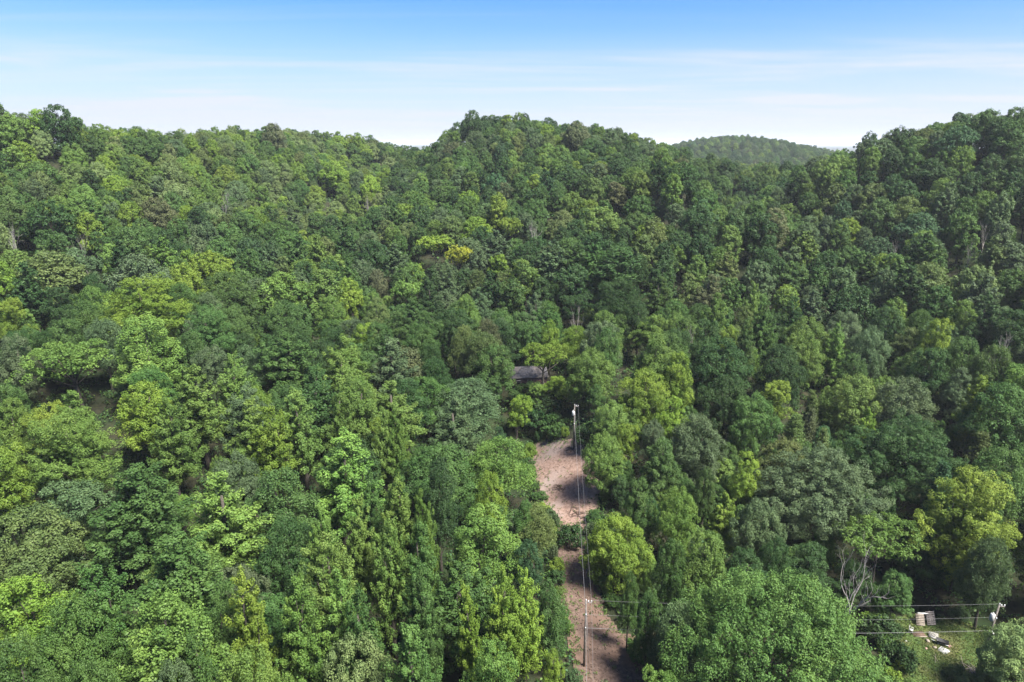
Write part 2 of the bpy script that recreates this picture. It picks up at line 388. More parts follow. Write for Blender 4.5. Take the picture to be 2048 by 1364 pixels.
def make_tree(kind, seed, q):
    """q: 1 near detail, 0 far detail. Returns (crown mesh, trunk mesh, H, R) at real size."""
    rng = np.random.default_rng(seed)
    lsz = {1: 1.0, 0: 1.9}[q]; npf = {1: 1.0, 0: .30}[q]
    H, R = 18.0, 5.5; big = kind.endswith('_big'); kind = kind.replace('_big', ''); fine = .66 if big else 1.0
    lobes = None; npl = 190; L_, Wd = .235, .165; jit = .38; under = -.3; el0 = 1.25
    if kind == 'oak':            # broad billowing dome
        H, R = 16.5, 6.0
        lc, lr = [np.array([0, 0, 12.6])], [np.array([3.2, 3.2, 3.2])]
        for ring, (nr, rr, zz, sz) in enumerate([(6, 3.9, 10.2, 2.3), (5, 2.0, 12.4, 2.2), (6, 4.1, 7.2, 2.0), (5, 3.0, 4.6, 1.8)]):
            for i in range(nr):
                a = (i + rng.uniform(-.3, .3)) / nr * 2 * math.pi + ring
                s_ = sz * rng.uniform(.8, 1.2); rho = rr * rng.uniform(.85, 1.12)
                lc.append(np.array([rho * math.cos(a), rho * math.sin(a), zz + rng.uniform(-1, 1)])); lr.append(np.array([s_, s_, s_ * .85]))
        C_, A_, r_ = lobes_clumps(lc, lr, .50, rng, .6, (.42, 1.08), np.array([0, 0, 7.]), -.5); lobes = lc
    elif kind == 'maple':        # upright oval
        H, R = 18.5, 4.8
        lc, lr = [], []
        for i in range(13):
            t = i / 12.; z = 5.5 + 10.8 * t + rng.uniform(-.6, .6)
            prof = math.sin(min(1, .25 + .8 * t) * math.pi * .93) ** .7
            a = i * 2.4 + rng.uniform(-.4, .4); rho = 2.7 * prof * rng.uniform(.7, 1.1); s_ = rng.uniform(1.5, 2.2)
            lc.append(np.array([rho * math.cos(a), rho * math.sin(a), z])); lr.append(np.array([s_, s_, s_ * 1.15]))
        lc.append(np.array([0, 0, 16.2])); lr.append(np.array([1.7, 1.7, 2.2]))
        C_, A_, r_ = lobes_clumps(lc, lr, .52, rng, 1.0, (.36, .98), np.array([0, 0, 9.]), -.6); el0 = 1.4; lobes = lc[::2]
    elif kind == 'poplar':       # pointed, ascending sprays
        H, R = 20.5, 4.6
        C_, A_, r_ = [], [], []
        nl = int(rng.integers(4, 7)); lead = [(rng.normal() * .3, rng.normal() * .3, 20.5, .72, 6.0)]
        for i in range(nl):
            a = i * 2.4 + rng.uniform(-.4, .4); rho = rng.uniform(1.3, 2.9); lead.append((rho * math.cos(a), rho * math.sin(a), rng.uniform(12.5, 18.8), rng.uniform(.42, .62), rng.uniform(3.2, 7.0)))
        ph = rng.uniform(0, 6.28, 4)
        for li, (lx, ly, hz, sz, zb) in enumerate(lead):
            nb = int((30 if li == 0 else 17) * (hz - zb) / 12)
            for bi in range(nb):
                t = (bi + rng.uniform(0, .9)) / nb; z0 = zb + (hz - zb) * t; a = bi * 2.4 + rng.uniform(-.5, .5)
                Lb = (4.3 if li == 0 else 3.0) * (1 - t) ** .65 * rng.uniform(.65, 1.15) * min(1, t * 3 + .5) + .25
                for s_ in np.arange(.3, 1.02, .62 / max(Lb, .9)):
                    C_.append((lx * (.7 + .3 * t) + Lb * s_ * math.cos(a) + rng.normal() * .15, ly * (.7 + .3 * t) + Lb * s_ * math.sin(a) + rng.normal() * .15, z0 + Lb * .38 * s_ ** 1.6 - .4 + rng.normal() * .15))
                    A_.append((.5 * math.cos(a), .5 * math.sin(a), 1.0)); r_.append(rng.uniform(.36, .68) * (1 - .25 * t))
        C_, A_, r_ = np.array(C_), nrmz(np.array(A_)), np.array(r_); el0 = 1.9; npl = 125; under = -.4
        lobes = [np.array([C_[i][0] * .7, C_[i][1] * .7, C_[i][2]]) for i in range(0, len(C_), 22)]
    elif kind == 'ash':          # loose irregular crown in plates with gaps
        H, R = 17.5, 5.4
        lc, lr = [], []
        for i in range(11):
            a = i * 2.4 + rng.uniform(-.6, .6); t = i / 10.
            z = 7.5 + 8 * t + rng.uniform(-1, 1); rho = rng.uniform(1.6, 4.0) * (1 - .75 * max(0, t - .35))
            s_ = rng.uniform(1.3, 2.1)
            lc.append(np.array([rho * math.cos(a), rho * math.sin(a), z])); lr.append(np.array([s_ * 1.15, s_ * 1.15, s_ * .75]))
        C_, A_, r_ = lobes_clumps(lc, lr, .72, rng, .5, (.42, .75), np.array([0, 0, 8.]), -.45); el0 = 1.2; npl = 150; jit = .5; lobes = lc
    elif kind == 'willow':       # feathery, fine hanging twigs
        H, R = 15.5, 5.2
        lc, lr = [], []
        for i in range(12):
            a = i * 2.4; t = i / 11.; rho = 3.4 * math.sqrt(1 - t) * rng.uniform(.8, 1.1); z = 6.3 + 7.0 * t; s_ = rng.uniform(1.7, 2.3)
            lc.append(np.array([rho * math.cos(a), rho * math.sin(a), z])); lr.append(np.array([s_, s_, s_]))
        C_, A_, r_ = lobes_clumps(lc, lr, .95, rng, .1, (.45, .8), np.array([0, 0, 6.]), -.75)
        A_ = nrmz(A_ * [1, 1, .3] + [0, 0, -.15]); el0 = 1.7; npl = 85; L_, Wd = .34, .11; jit = 1.1; under = -.8; lobes = lc
    elif kind == 'locust':       # umbrella, flat layered top on visible limbs
        H, R = 14.5, 5.6
        lc, lr = [], []
        for i in range(15):
            a = i * 2.4 + rng.uniform(-.3, .3); rho = 4.6 * math.sqrt((i + .5) / 15); z = 12.9 - .095 * rho ** 2 + rng.uniform(-.9, .5); s_ = rng.uniform(1.25, 1.8)
            lc.append(np.array([rho * math.cos(a), rho * math.sin(a), z])); lr.append(np.array([s_, s_, s_ * .55]))
        C_, A_, r_ = lobes_clumps(lc, lr, .95, rng, .5, (.35, .62), np.array([0, 0, 9.]), -.3); el0 = 1.1; npl = 72; jit = .65; lobes = lc; under = -.2; L_, Wd = .22, .15; npl = 115
    elif kind == 'cedar':        # narrow dense cone
        H, R = 13.0, 2.5
        nn = 300; t = rng.uniform(0, 1, nn) ** 1.3; a = rng.uniform(0, 6.28, nn)
        pr = R * (1 - t) ** .85 * rng.uniform(.7, 1.05, nn) * (.85 + .15 * np.sin(5 * a + t * 9))
        C_ = np.stack([pr * np.cos(a), pr * np.sin(a), 1.6 + t * 10.9], 1); A_ = nrmz(np.stack([np.cos(a), np.sin(a), np.full(nn, .9)], 1)); r_ = rng.uniform(.28, .5, nn)
        el0 = 2.0; npl = 60; L_, Wd = .26, .10; jit = .8; under = -.6; lobes = []
    elif kind == 'shrub':
        H, R = 4.0, 2.6
        lc, lr = [], []
        for i in range(8):
            a = i * 2.4; rho = 1.5 * math.sqrt((i + .3) / 8); s_ = rng.uniform(.8, 1.25)
            lc.append(np.array([rho * math.cos(a), rho * math.sin(a), 2.3 - .45 * rho + rng.uniform(-.3, .5)])); lr.append(np.array([s_, s_, s_]))
        C_, A_, r_ = lobes_clumps(lc, lr, 1.1, rng, .6, (.35, .6), np.array([0, 0, 1.]), -.8); npl = 60; lobes = lc[:4]; L_, Wd = .28, .18
    elif kind == 'giant':        # very broad dense dome next to the yard
        H, R = 19.0, 11.0
        lc, lr = [np.array([0, 0, 11.0])], [np.array([6.5, 6.5, 6.3])]
        for nr, rr, zz, sz in [(9, 7.3, 8.6, 3.6), (7, 4.6, 12.2, 3.4), (10, 8.2, 5.2, 3.0)]:
            for i in range(nr):
                a = (i + rng.uniform(-.3, .3)) / nr * 6.28; s_ = sz * rng.uniform(.88, 1.12)
                lc.append(np.array([rr * math.cos(a), rr * math.sin(a), zz + rng.uniform(-.7, .7)])); lr.append(np.array([s_, s_, s_ * .9]))
        C_, A_, r_ = lobes_clumps(lc, lr, .62, rng, .95, (.4, .92), np.array([0, 0, 3.]), -.4); el0 = 1.7; lobes = lc; npl = 200; L_, Wd = .19, .135
    if big:            # a larger tree: more, finer sprays on the same frame
        k_ = np.repeat(np.arange(len(C_)), 2); C_ = C_[k_] + rng.normal(size=(len(k_), 3)) * r_[k_][:, None] * .75; A_ = A_[k_]; r_ = r_[k_] * .68
        L_ *= fine; Wd *= fine
    el = rng.uniform(el0 * .85, el0 * 1.2, len(C_))
    if not q: jit *= .7
    npl = int(npl * npf * (1.0 if q else 1.15))
    V, F, T = clumps_to_leaves(C_, A_, r_, el, npl, L_ * lsz, Wd * lsz, rng, jit, under)
    # sparse leaves inside so that the crown is not hollow
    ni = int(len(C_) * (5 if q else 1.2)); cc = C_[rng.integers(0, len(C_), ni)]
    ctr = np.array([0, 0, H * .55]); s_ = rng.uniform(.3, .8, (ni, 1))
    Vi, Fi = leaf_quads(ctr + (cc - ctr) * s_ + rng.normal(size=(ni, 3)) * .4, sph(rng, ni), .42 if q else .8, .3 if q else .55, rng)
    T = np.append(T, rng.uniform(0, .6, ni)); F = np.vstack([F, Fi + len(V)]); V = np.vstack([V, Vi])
    # trunk and limbs
    mb = MB(); tr = H * .0145 + .05
    top = np.array([rng.normal() * .2, rng.normal() * .2, H * (.86 if kind in ('poplar', 'cedar', 'maple') else .62)])
    pth, rr = limb((0, 0, -.6), top, tr * 1.25, tr * .35, rng, seg=7, bow=.03); mb.tube(pth, rr, 7 if q else 4)
    for l in (lobes or []):
        hh = np.clip((l[2] * .62) / max(top[2], 1), .15, .9); j = hh * 6; i0 = int(j); st = pth[i0] * (1 - j + i0) + pth[min(i0 + 1, 6)] * (j - i0)
        lp, lrr = limb(st, l, tr * .42, tr * .1, rng); mb.tube(lp, lrr, 5 if q else 3, cap=False)
    # exact extents
    hi = np.percentile(V[:, 2], 99.7); rad = np.percentile(np.hypot(V[:, 0], V[:, 1]), 97)
    return V, F, T, mb, hi, rad

def make_dead(seed, H=13):
    rng = np.random.default_rng(seed); mb = MB(); mt = MB()
    def grow(p, d, L_, r, dep):
        seg = 4; pts_ = [np.array(p)]; dd = d.copy()
        for _ in range(seg):
            dd = nrmz(dd + rng.normal(size=3) * .16 + np.array([0, 0, .06])); pts_.append(pts_[-1] + dd * L_ / seg)
        (mb if dep else mt).tube(pts_, np.linspace(r, r * .55, seg + 1), 5 if dep < 2 else 3, cap=False)
        if dep >= 4: return
        for i in range(rng.integers(2, 4) if dep else 4):
            k = rng.integers(2, seg + 1) if dep else rng.integers(3, seg + 1)
            nd = nrmz(dd + nrmz(rng.normal(size=3)) * rng.uniform(.5, .95) + np.array([0, 0, .15]))
            grow(pts_[k], nd, L_ * rng.uniform(.5, .75), r * .5, dep + 1)
        if dep == 0: grow(pts_[-1], nrmz(dd + rng.normal(size=3) * .2), L_ * .6, r * .6, 1)
    grow(np.array([0, 0, -.5]), np.array([0.03, 0, 1.]), H * .5, .22, 0)
    V = np.vstack(mb.V)
    return mt, mb, np.percentile(V[:, 2], 99.9), np.percentile(np.hypot(V[:, 0], V[:, 1]), 98)

NVAR = dict(oak_big=(2, 0), maple_big=(1, 0), oak=(5, 4), maple=(4, 3), poplar=(5, 3), ash=(4, 3), willow=(2, 2), locust=(2, 1), cedar=(2, 1), shrub=(2, 0), giant=(1, 0))
NAME = dict(oak='oak_tree', maple='maple_tree', poplar='poplar_tree', ash='ash_tree', willow='willow_tree', locust='locust_tree',
            cedar='cedar_tree', shrub='shrub', giant='oak_tree', dead='dead_tree')
FORM = dict(oak='round tree', maple='oval tree', poplar='pointed tree', ash='open tree', willow='feathery tree',
            locust='umbrella tree', cedar='narrow evergreen', shrub='leafy shrub', giant='huge domed tree', dead='bare dead tree')
SHORT = dict(oak='round one', maple='oval one', poplar='pointed one', ash='open one', willow='feathery one', locust='umbrella one',
             cedar='evergreen', shrub='shrub', giant='domed tree', dead='dead tree')
NEAR, FAR, FARRAW = {}, {}, {}
sd_ = 11
for kd, (a, b) in NVAR.items():
    NEAR[kd] = []; FAR[kd] = []; FARRAW[kd] = []
    for i in range(a):
        V, F, T, mb, hi, rad = make_tree(kd, sd_ * 7 + i, 1); sd_ += 1
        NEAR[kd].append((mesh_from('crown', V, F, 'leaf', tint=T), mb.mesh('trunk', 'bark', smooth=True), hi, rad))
    for i in range(b):
        V, F, T, mb, hi, rad = make_tree(kd, sd_ * 7 + i, 0); sd_ += 1
        tv = np.vstack(mb.V); tq = np.vstack(mb.Q) + len(V)
        VV = np.vstack([V, tv]); FF = np.vstack([F, tq])
        fm = np.r_[np.zeros(len(F), int), np.ones(len(tq), int)]
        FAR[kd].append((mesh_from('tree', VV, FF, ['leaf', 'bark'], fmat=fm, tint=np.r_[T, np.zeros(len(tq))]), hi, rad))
        FARRAW[kd].append((V, F, T, hi, rad))
DEAD = []
for i in range(4):
    mt, mb, hi, rad = make_dead(300 + i); NEAR.setdefault('dead', []).append((mb.mesh('branches', 'deadwood', smooth=True), mt.mesh('trunk', 'deadwood', smooth=True), hi, rad))
FAR['dead'] = []

# ------------------------------------------------------------------ where the trees stand
PAL = dict(dg=(.029,.064,.019), mg=(.048,.098,.025), lg=(.082,.146,.031), yg=(.106,.174,.025), by=(.20,.24,.025), gg=(.064,.104,.044),
           ol=(.076,.112,.034), bg=(.036,.082,.032), br=(.074,.092,.040), rb=(.13,.075,.045), pl=(.110,.160,.056), gl=(.064,.128,.030), dw=(.3,.3,.3))
PAL = {k: tuple(.95 * c for c in v) for k, v in PAL.items()}
CWORD = dict(gl='fresh green', dw='bleached', dg='dark green', mg='mid green', lg='light green', yg='yellow green', by='bright yellow', gg='grey green', ol='olive green',
             bg='bluish green', br='brownish green', rb='reddish brown', pl='pale green')
TREES = []        # dict(kind, x, y, z, h, r, col, near)
# photographed trees: (px of crown centre, py of top, crown width px, kind, colour, height m)
HERO = """131 969 145 ash gg 17|40 1022 170 oak ol 17|12 896 115 ash yg 17|125 826 150 maple lg 19|263 933 125 poplar mg 20|440 947 105 poplar lg 21|479 908 115 oak gg 17
565 945 140 maple mg 19|337 1079 140 poplar mg 21|170 1139 88 poplar mg 19|135 1199 140 oak mg 17|326 1189 175 maple lg 20|486 1135 72 poplar yg 21|415 1164 78 maple mg 18
408 1260 62 poplar mg 18|486 1292 140 oak lg 17|30 1288 90 maple mg 18|131 1338 115 oak mg 17|341 1334 95 oak gg 16|585 1157 70 poplar lg 20
671 868 105 poplar lg 21|727 950 52 poplar mg 19|703 998 60 poplar lg 21|649 1008 44 poplar lg 20|791 953 68 poplar lg 21|855 979 44 poplar lg 20|876 926 88 maple dg 19
663 1073 92 poplar lg 21|777 1045 64 poplar lg 20|834 1038 62 poplar mg 20|580 1045 130 oak dg 17|986 950 70 maple yg 15|1040 1002 60 maple mg 13
990 885 150 willow lg 14|935 768 165 willow gg 15|1068 1010 95 willow ol 12|1052 1080 68 ash bg 13|997 1123 60 poplar yg 20|958 1158 44 poplar yg 19|1048 1142 62 poplar yg 18
827 1137 58 poplar mg 20|862 1144 44 poplar mg 19|656 1151 72 poplar lg 20|593 1151 62 poplar mg 20|727 1190 72 poplar mg 20|823 1243 92 poplar mg 20|1104 1170 78 maple mg 14
717 1272 150 oak pl 16|965 1275 130 ash lg 17|1112 1304 46 maple yg 10|1090 688 125 locust yg 13|1186 700 100 oak lg 14|988 692 88 maple mg 17|968 662 100 willow ol 15
1290 742 105 oak yg 13|1362 704 62 maple yg 16|1440 678 118 oak dg 17|1226 803 76 oak lg 11|1352 798 82 ash yg 13|1308 836 54 ash gg 12|1399 836 120 oak gg 15
1200 871 108 oak lg 13|1258 850 60 ash yg 10|1325 877 80 maple mg 14|1275 959 68 maple mg 14|1355 979 92 oak lg 14|1440 985 52 poplar yg 14|1032 795 66 ash yg 12
1413 941 42 maple mg 13|1497 909 62 maple yg 15|1235 1034 125 oak yg 12|1218 1146 72 maple mg 12|1347 1076 82 oak mg 14|1424 1062 95 maple lg 16|1376 1215 108 willow gg 14
1245 1188 115 maple mg 13|1311 1338 80 ash lg 11|1655 900 235 oak gg 18|1521 1000 105 oak gg 15|1562 1172 400 giant gl 19|1940 938 150 maple yg 20|1988 1084 80 willow gg 14
1766 1048 140 locust lg 13|2006 896 120 oak mg 17|1826 830 180 oak dg 18|1571 884 105 oak ol 14|1900 928 62 cedar bg 15|2032 1250 150 oak pl 11
1619 635 80 oak lg 16|1610 664 86 oak lg 16|1680 648 38 poplar lg 17|1716 754 112 oak lg 16|1522 790 105 oak mg 15|1816 760 112 oak gg 16|1587 826 60 cedar ol 13
1620 818 42 cedar br 12|1652 858 46 cedar ol 12|1632 781 36 cedar ol 12|1961 868 56 cedar ol 13|1738 816 34 poplar yg 15|1884 638 56 maple yg 17|1745 653 72 oak gg 16
1935 678 80 oak mg 16|1997 693 80 oak mg 16|1968 755 52 poplar yg 17|2015 770 120 oak mg 17|1561 690 90 oak dg 16|1430 588 46 poplar lg 19|1506 565 32 poplar lg 18
1535 600 42 poplar mg 19|1487 638 36 poplar mg 18|1455 648 50 maple yg 16|1700 570 92 oak dg 17|279 556 145 maple yg 20|282 633 112 maple lg 20|410 612 105 maple mg 19
140 688 165 locust lg 16|366 528 66 oak yg 15|275 508 105 oak gg 17|82 503 112 oak ol 17|18 598 58 ash yg 15|451 546 105 oak mg 17|563 604 100 oak mg 17|566 663 96 poplar mg 20
331 796 62 poplar lg 20|480 803 66 poplar lg 20|528 810 66 poplar yg 20|688 556 62 oak yg 16|655 540 82 maple lg 18|565 548 112 oak lg 17|816 563 72 locust lg 14
917 492 68 locust by 15|957 541 56 willow ol 14|682 674 82 poplar lg 20|685 703 92 poplar lg 20|597 779 68 poplar lg 20|673 778 52 poplar lg 19|858 756 90 ash mg 15
761 814 38 poplar lg 19|790 815 42 poplar lg 19|925 653 62 willow ol 15|978 640 62 willow br 15|752 539 42 oak br 14|1020 435 56 locust yg 15|665 322 58 oak yg 17|742 352 40 oak yg 16
870 470 80 locust yg 14|110 210 62 oak dg 20|946 221 44 oak dg 20|548 247 42 oak br 20|1150 244 60 oak br 18|1245 558 112 oak dg 18|1210 415 90 oak lg 18|1050 520 70 ash lg 16
1100 640 46 maple yg 14|1300 630 80 ash lg 14|740 480 70 oak dg 17|1240 495 100 maple dg 18|310 395 66 oak br 16|90 400 80 oak dg 17|200 640 80 willow gg 16
1142 1052 62 shrub dg 4|1117 847 40 shrub mg 3|1078 815 72 shrub dg 5|1108 828 62 shrub mg 4|1178 846 60 shrub dg 5|1100 790 70 shrub dg 5|1078 768 52 ash lg 7|1064 764 44 ash mg 6|1040 768 30 ash mg 5|1108 752 74 ash yg 8|1030 778 44 ash mg 5|1060 790 50 shrub dg 4|1290 1275 62 shrub mg 4|1805 1296 60 shrub dg 4
1700 1128 90 maple dg 8|1850 1100 90 oak dg 6|1610 1090 90 maple dg 11|1915 1105 80 ash dg 7|1775 1145 80 maple mg 8|1500 1100 80 maple dg 12|1555 1080 70 oak dg 12|1720 1180 60 maple mg 5
1770 1235 70 shrub dg 4|1920 1340 50 shrub pl 2|1985 1345 60 shrub pl 2|1155 602 36 dead dw 13|165 458 40 dead dw 16|437 374 26 dead dw 17|740 382 40 dead dw 16|1690 1074 48 dead dw 17
2000 648 50 dead dw 15|1975 441 34 dead dw 12|1940 474 34 dead dw 12|1062 430 26 dead dw 16|1800 476 34 dead dw 12|25 434 30 dead dw 16|1385 640 36 dead dw 14|1996 690 40 dead dw 14"""
def tree_from_pixel(px, py, wpx, kd, col, h):
    p = None; k = 0
    while p is None or p[1] > 460:                # a skyline tree: the first slope it can stand on
        p = on_ground(px, py + k, h); k += 3
    dist = math.sqrt(p[0] ** 2 + p[1] ** 2 + (CAMZ - p[2] - h) ** 2)
    return dict(kind=kd, x=p[0], y=p[1], z=p[2], h=h, r=max(1.4, wpx * (dist) / FOC / 2), col=col, hero=True)
for line in HERO.split('\n'):
    for it in line.split('|'):
        a = it.split(); a[2] = float(a[2]) * (1.32 if a[3] == 'poplar' else 1.0); TREES.append(tree_from_pixel(float(a[0]), float(a[1]), float(a[2]), a[3], a[4], float(a[5])))

rng = np.random.default_rng(5)
POLE_N = np.array([9.3, 73.0, gz(9.3, 73.0)]); POLE_F = on_ground(1147, 899)
HOUSE = on_ground(1052, 776)
# things that stay in sight: picture points with the depth up to which nothing may stand in front
KEEP = []
for (a, b) in [(1090,900),(1130,900),(1150,890),(1105,945),(1135,940),(1125,985),(1150,985),(1165,1000),(1155,1025),(1140,1030),(1142,1110),(1148,1150),(1155,1190),
               (1160,1240),(1165,1290),(1185,1300),(1215,1320),(1240,1350),(1210,1290),(1150,1260),(1080,900),
               (1130,1112),(1152,1120),(1137,1165),(1165,1180),(1142,1222),(1186,1240),(1152,1300),(1222,1300),(1250,1330),(1182,1345),(1205,1355),(1095,925),(1150,930),(1165,970),(1170,1015),(1810,1290),(1850,1260),(1880,1300),(1830,1300),(1870,1340),(1900,1290),(1900,1330),(1845,1238),(1940,1340),(1960,1350)]:
    g = on_ground(a, b); KEEP.append((a, b, project(g)[2]))
for (a, b, d) in [(1145,815,150),(1146,860,150),(1146,880,150),(1174,1210,92),(1172,1250,92),(1170,1300,92),(2000,1212,118),(1990,1240,118),(1042,758,175),
                  (1660,1110,120),(1665,1160,120),(1740,1215,110),(1850,1215,110),(1230,1255,100),(1300,1262,100)]:
    KEEP.append((a, b, d))
KEEP = np.array(KEEP)
def blocks(x, y, z, h, r, base=.25):
    lo = project((x, y, z + h * base)); hi = project((x, y, z + h)); f = (lo[2] + hi[2]) / 2
    hw = FOC * r / f
    return bool(np.any((KEEP[:, 2] > f - 1) & (np.abs(KEEP[:, 0] - lo[0]) < hw * .95) & (KEEP[:, 1] > hi[1]) & (KEEP[:, 1] < lo[1] + hw * .3)))
for t in TREES:                                   # photographed crowns that would hide the track or clearing are drawn in
    for _ in range(10):
        if t['kind'] in ('dead', 'giant', 'locust') or t['y'] > 136 or not blocks(t['x'], t['y'], t['z'], t['h'], t['r'] * .9, .2 if t['kind'] != 'shrub' else 0): break
        t['r'] *= .93; g_ = np.array([t['x'] - 11., 0]); t['x'] += .35 * np.sign(t['x'] - 10.5); t['z'] = gz(t['x'], t['y'])
def bare(x, y, pad):
    for poly in (CLEAR, TRACK, YARD):
        pp = np.asarray(poly)
        if inpoly(np.array([x]), np.array([y]), poly)[0]: return True
        a_, b_ = pp, np.roll(pp, -1, 0); ab = b_ - a_
        t = np.clip(((np.array([x, y]) - a_) * ab).sum(1) / (ab ** 2).sum(1), 0, 1)
        if np.min(np.hypot(*(a_ + ab * t[:, None] - [x, y]).T)) < pad: return True
    return abs(x - HOUSE[0]) < 6.5 and abs(y - HOUSE[1] - 3) < 6
def pick_kind(px, py, dist, u):
    if py > 760 and px < 1000:   ks, cs = (['poplar','maple','oak','ash'], [.5,.24,.14,.12]), (['lg','mg','yg','dg','gg'], [.34,.34,.06,.19,.07])
    elif py > 700 and px >= 1200: ks, cs = (['oak','maple','ash','cedar','locust'], [.42,.24,.2,.08,.06]), (['mg','dg','gg','lg','yg','ol'], [.3,.26,.16,.14,.08,.06])
    elif py > 480:               ks, cs = (['oak','maple','ash','poplar','willow'], [.36,.24,.18,.15,.07]), (['mg','dg','gg','lg','yg','ol','br'], [.34,.24,.15,.15,.05,.05,.02])
    else:                        ks, cs = (['oak','maple','ash','poplar','willow'], [.50,.22,.16,.05,.07]), (['mg','dg','gg','lg','ol','br','yg','bg'], [.30,.26,.14,.15,.06,.02,.04,.03])
    if py < 330: ks = (['oak','maple','ash'], [.62,.2,.18])
    if px < 780 and py < 420:    cs = (['mg','lg','yg','ol','gg','pl','dg'], [.20,.27,.17,.12,.08,.12,.04])  # left ridge: sunlight put into the leaf colours, more light and yellow greens
    return rng.choice(ks[0], p=ks[1]), rng.choice(cs[0], p=cs[1])
HGT = dict(oak=(14, 18), maple=(16, 20), poplar=(18, 22), ash=(14, 18), willow=(13, 16), locust=(12, 15), cedar=(10, 14))
ASP = dict(oak=(.34, .47), maple=(.22, .29), poplar=(.22, .29), ash=(.27, .36), willow=(.28, .38), locust=(.33, .44), cedar=(.17, .22))
# candidates on a jittered lattice, nearest first
cand = []
sx = 5.0
for j, y in enumerate(np.arange(22, 470, sx * .87)):
    half = y * .82 + 26
    for x in np.arange(-half, half, sx):
        cand.append((x + (j % 2) * sx / 2 + rng.uniform(-1.9, 1.9), y + rng.uniform(-1.9, 1.9)))
for y in np.arange(470, 1180, 9.0):
    for x in np.arange(-y * .5, y * .72, 9.5): cand.append((x + rng.uniform(-3, 3), y + rng.uniform(-3, 3)))
cand = np.array(cand); cz = ground(cand[:, 0], cand[:, 1])
order = np.argsort(np.hypot(cand[:, 0], cand[:, 1]))
cell = {}
def near_list(x, y):
    i, j = int(x // 12), int(y // 12)
    for a in (-1, 0, 1):
        for b in (-1, 0, 1): yield from cell.get((i + a, j + b), ())
def put(t): cell.setdefault((int(t['x'] // 12), int(t['y'] // 12)), []).append(t)
for t in TREES: put(t)
for i in order:
    x, y, z = cand[i][0], cand[i][1], cz[i]
    px, py, f = project((x, y, z + 16))
    if f < 5 or px < -260 or px > 2310 or py > 1720: continue
    dist = math.hypot(x, y)
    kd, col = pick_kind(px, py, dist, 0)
    h = rng.uniform(*HGT[kd]); r = h * rng.uniform(*ASP[kd])
    k_ = 1.0 - .16 * float(sstep(95, 180, dist)) - .10 * float(sstep(200, 380, dist)); r *= k_; h *= k_ * (1.0 - .10 * (1 - float(sstep(90, 130, dist))))
    small = False
    if bare(x, y, min(r * .75, 4.0)): continue
    okk = True
    for t in near_list(x, y):
        d = math.hypot(t['x'] - x, t['y'] - y)
        if d < (t['r'] + r) * ((.74 if dist < 115 else .64) if not t.get('hero') else .68): okk = False; break
        # a fill tree does not stand over the front of a photographed one
        if t.get('hero') and t['y'] > y:
            tp = project((t['x'], t['y'], t['z'] + t['h'] * .80)); up = project((x, y, z + h)); hw = FOC * r / up[2]
            if abs(tp[0] - up[0]) < hw * .8 and up[1] < tp[1] + 10: okk = False; small = True
    if not okk:
        # understorey tree in the gap
        h2, r2 = rng.uniform(6, 9.5), rng.uniform(1.7, 2.6)
        if dist < 210 and rng.uniform() < (.8 if x > 18 and y < 125 else .3) and not any(math.hypot(t['x'] - x, t['y'] - y) < (t['r'] * .45 + r2 * .6 if t['h'] > 11 else (t['r'] + r2) * .62) for t in near_list(x, y)) and not blocks(x, y, z, h2, r2, 0):
            t = dict(kind=rng.choice(['maple', 'ash', 'oak']), x=x, y=y, z=z, h=h2, r=r2, col=rng.choice(['dg', 'mg', 'mg', 'bg', 'lg']), under=True)
            TREES.append(t); put(t)
        continue
    if blocks(x, y, z, h, r):
        h, r = rng.uniform(4, 6), rng.uniform(1.6, 2.3)
        if blocks(x, y, z, h, r, 0): continue
        kd = 'maple'
    t = dict(kind=kd, x=x, y=y, z=z, h=h, r=r, col=col); TREES.append(t); put(t)
# keep what the photograph can show (nearest first, azimuth bins hold the highest elevation so far)
TREES.sort(key=lambda t: math.hypot(t['x'], t['y']))
NB = 1400; sky_line = np.full(NB, -9.0); vis = []
for t in TREES:
    d = math.hypot(t['x'], t['y']); az = math.atan2(t['x'], t['y'])
    el = math.atan2(t['z'] + t['h'] - CAMZ, d); hw = math.atan2(t['r'] * .8, d)
    i0 = int((az - hw + 1.1) / 2.2 * NB); i1 = int((az + hw + 1.1) / 2.2 * NB) + 1
    if i1 <= 0 or i0 >= NB: continue
    i0, i1 = max(i0, 0), min(i1, NB)
    t['el'] = el; t['d'] = d; t['seen'] = float(np.mean(np.maximum(0, el - sky_line[i0:i1]) > 0))
    if t.get('hero') or np.any(el + .010 > sky_line[i0:i1]): vis.append(t)
    sky_line[i0:i1] = np.maximum(sky_line[i0:i1], el - .004)
print('TREES', len(TREES), 'visible', len(vis))
TREES = vis

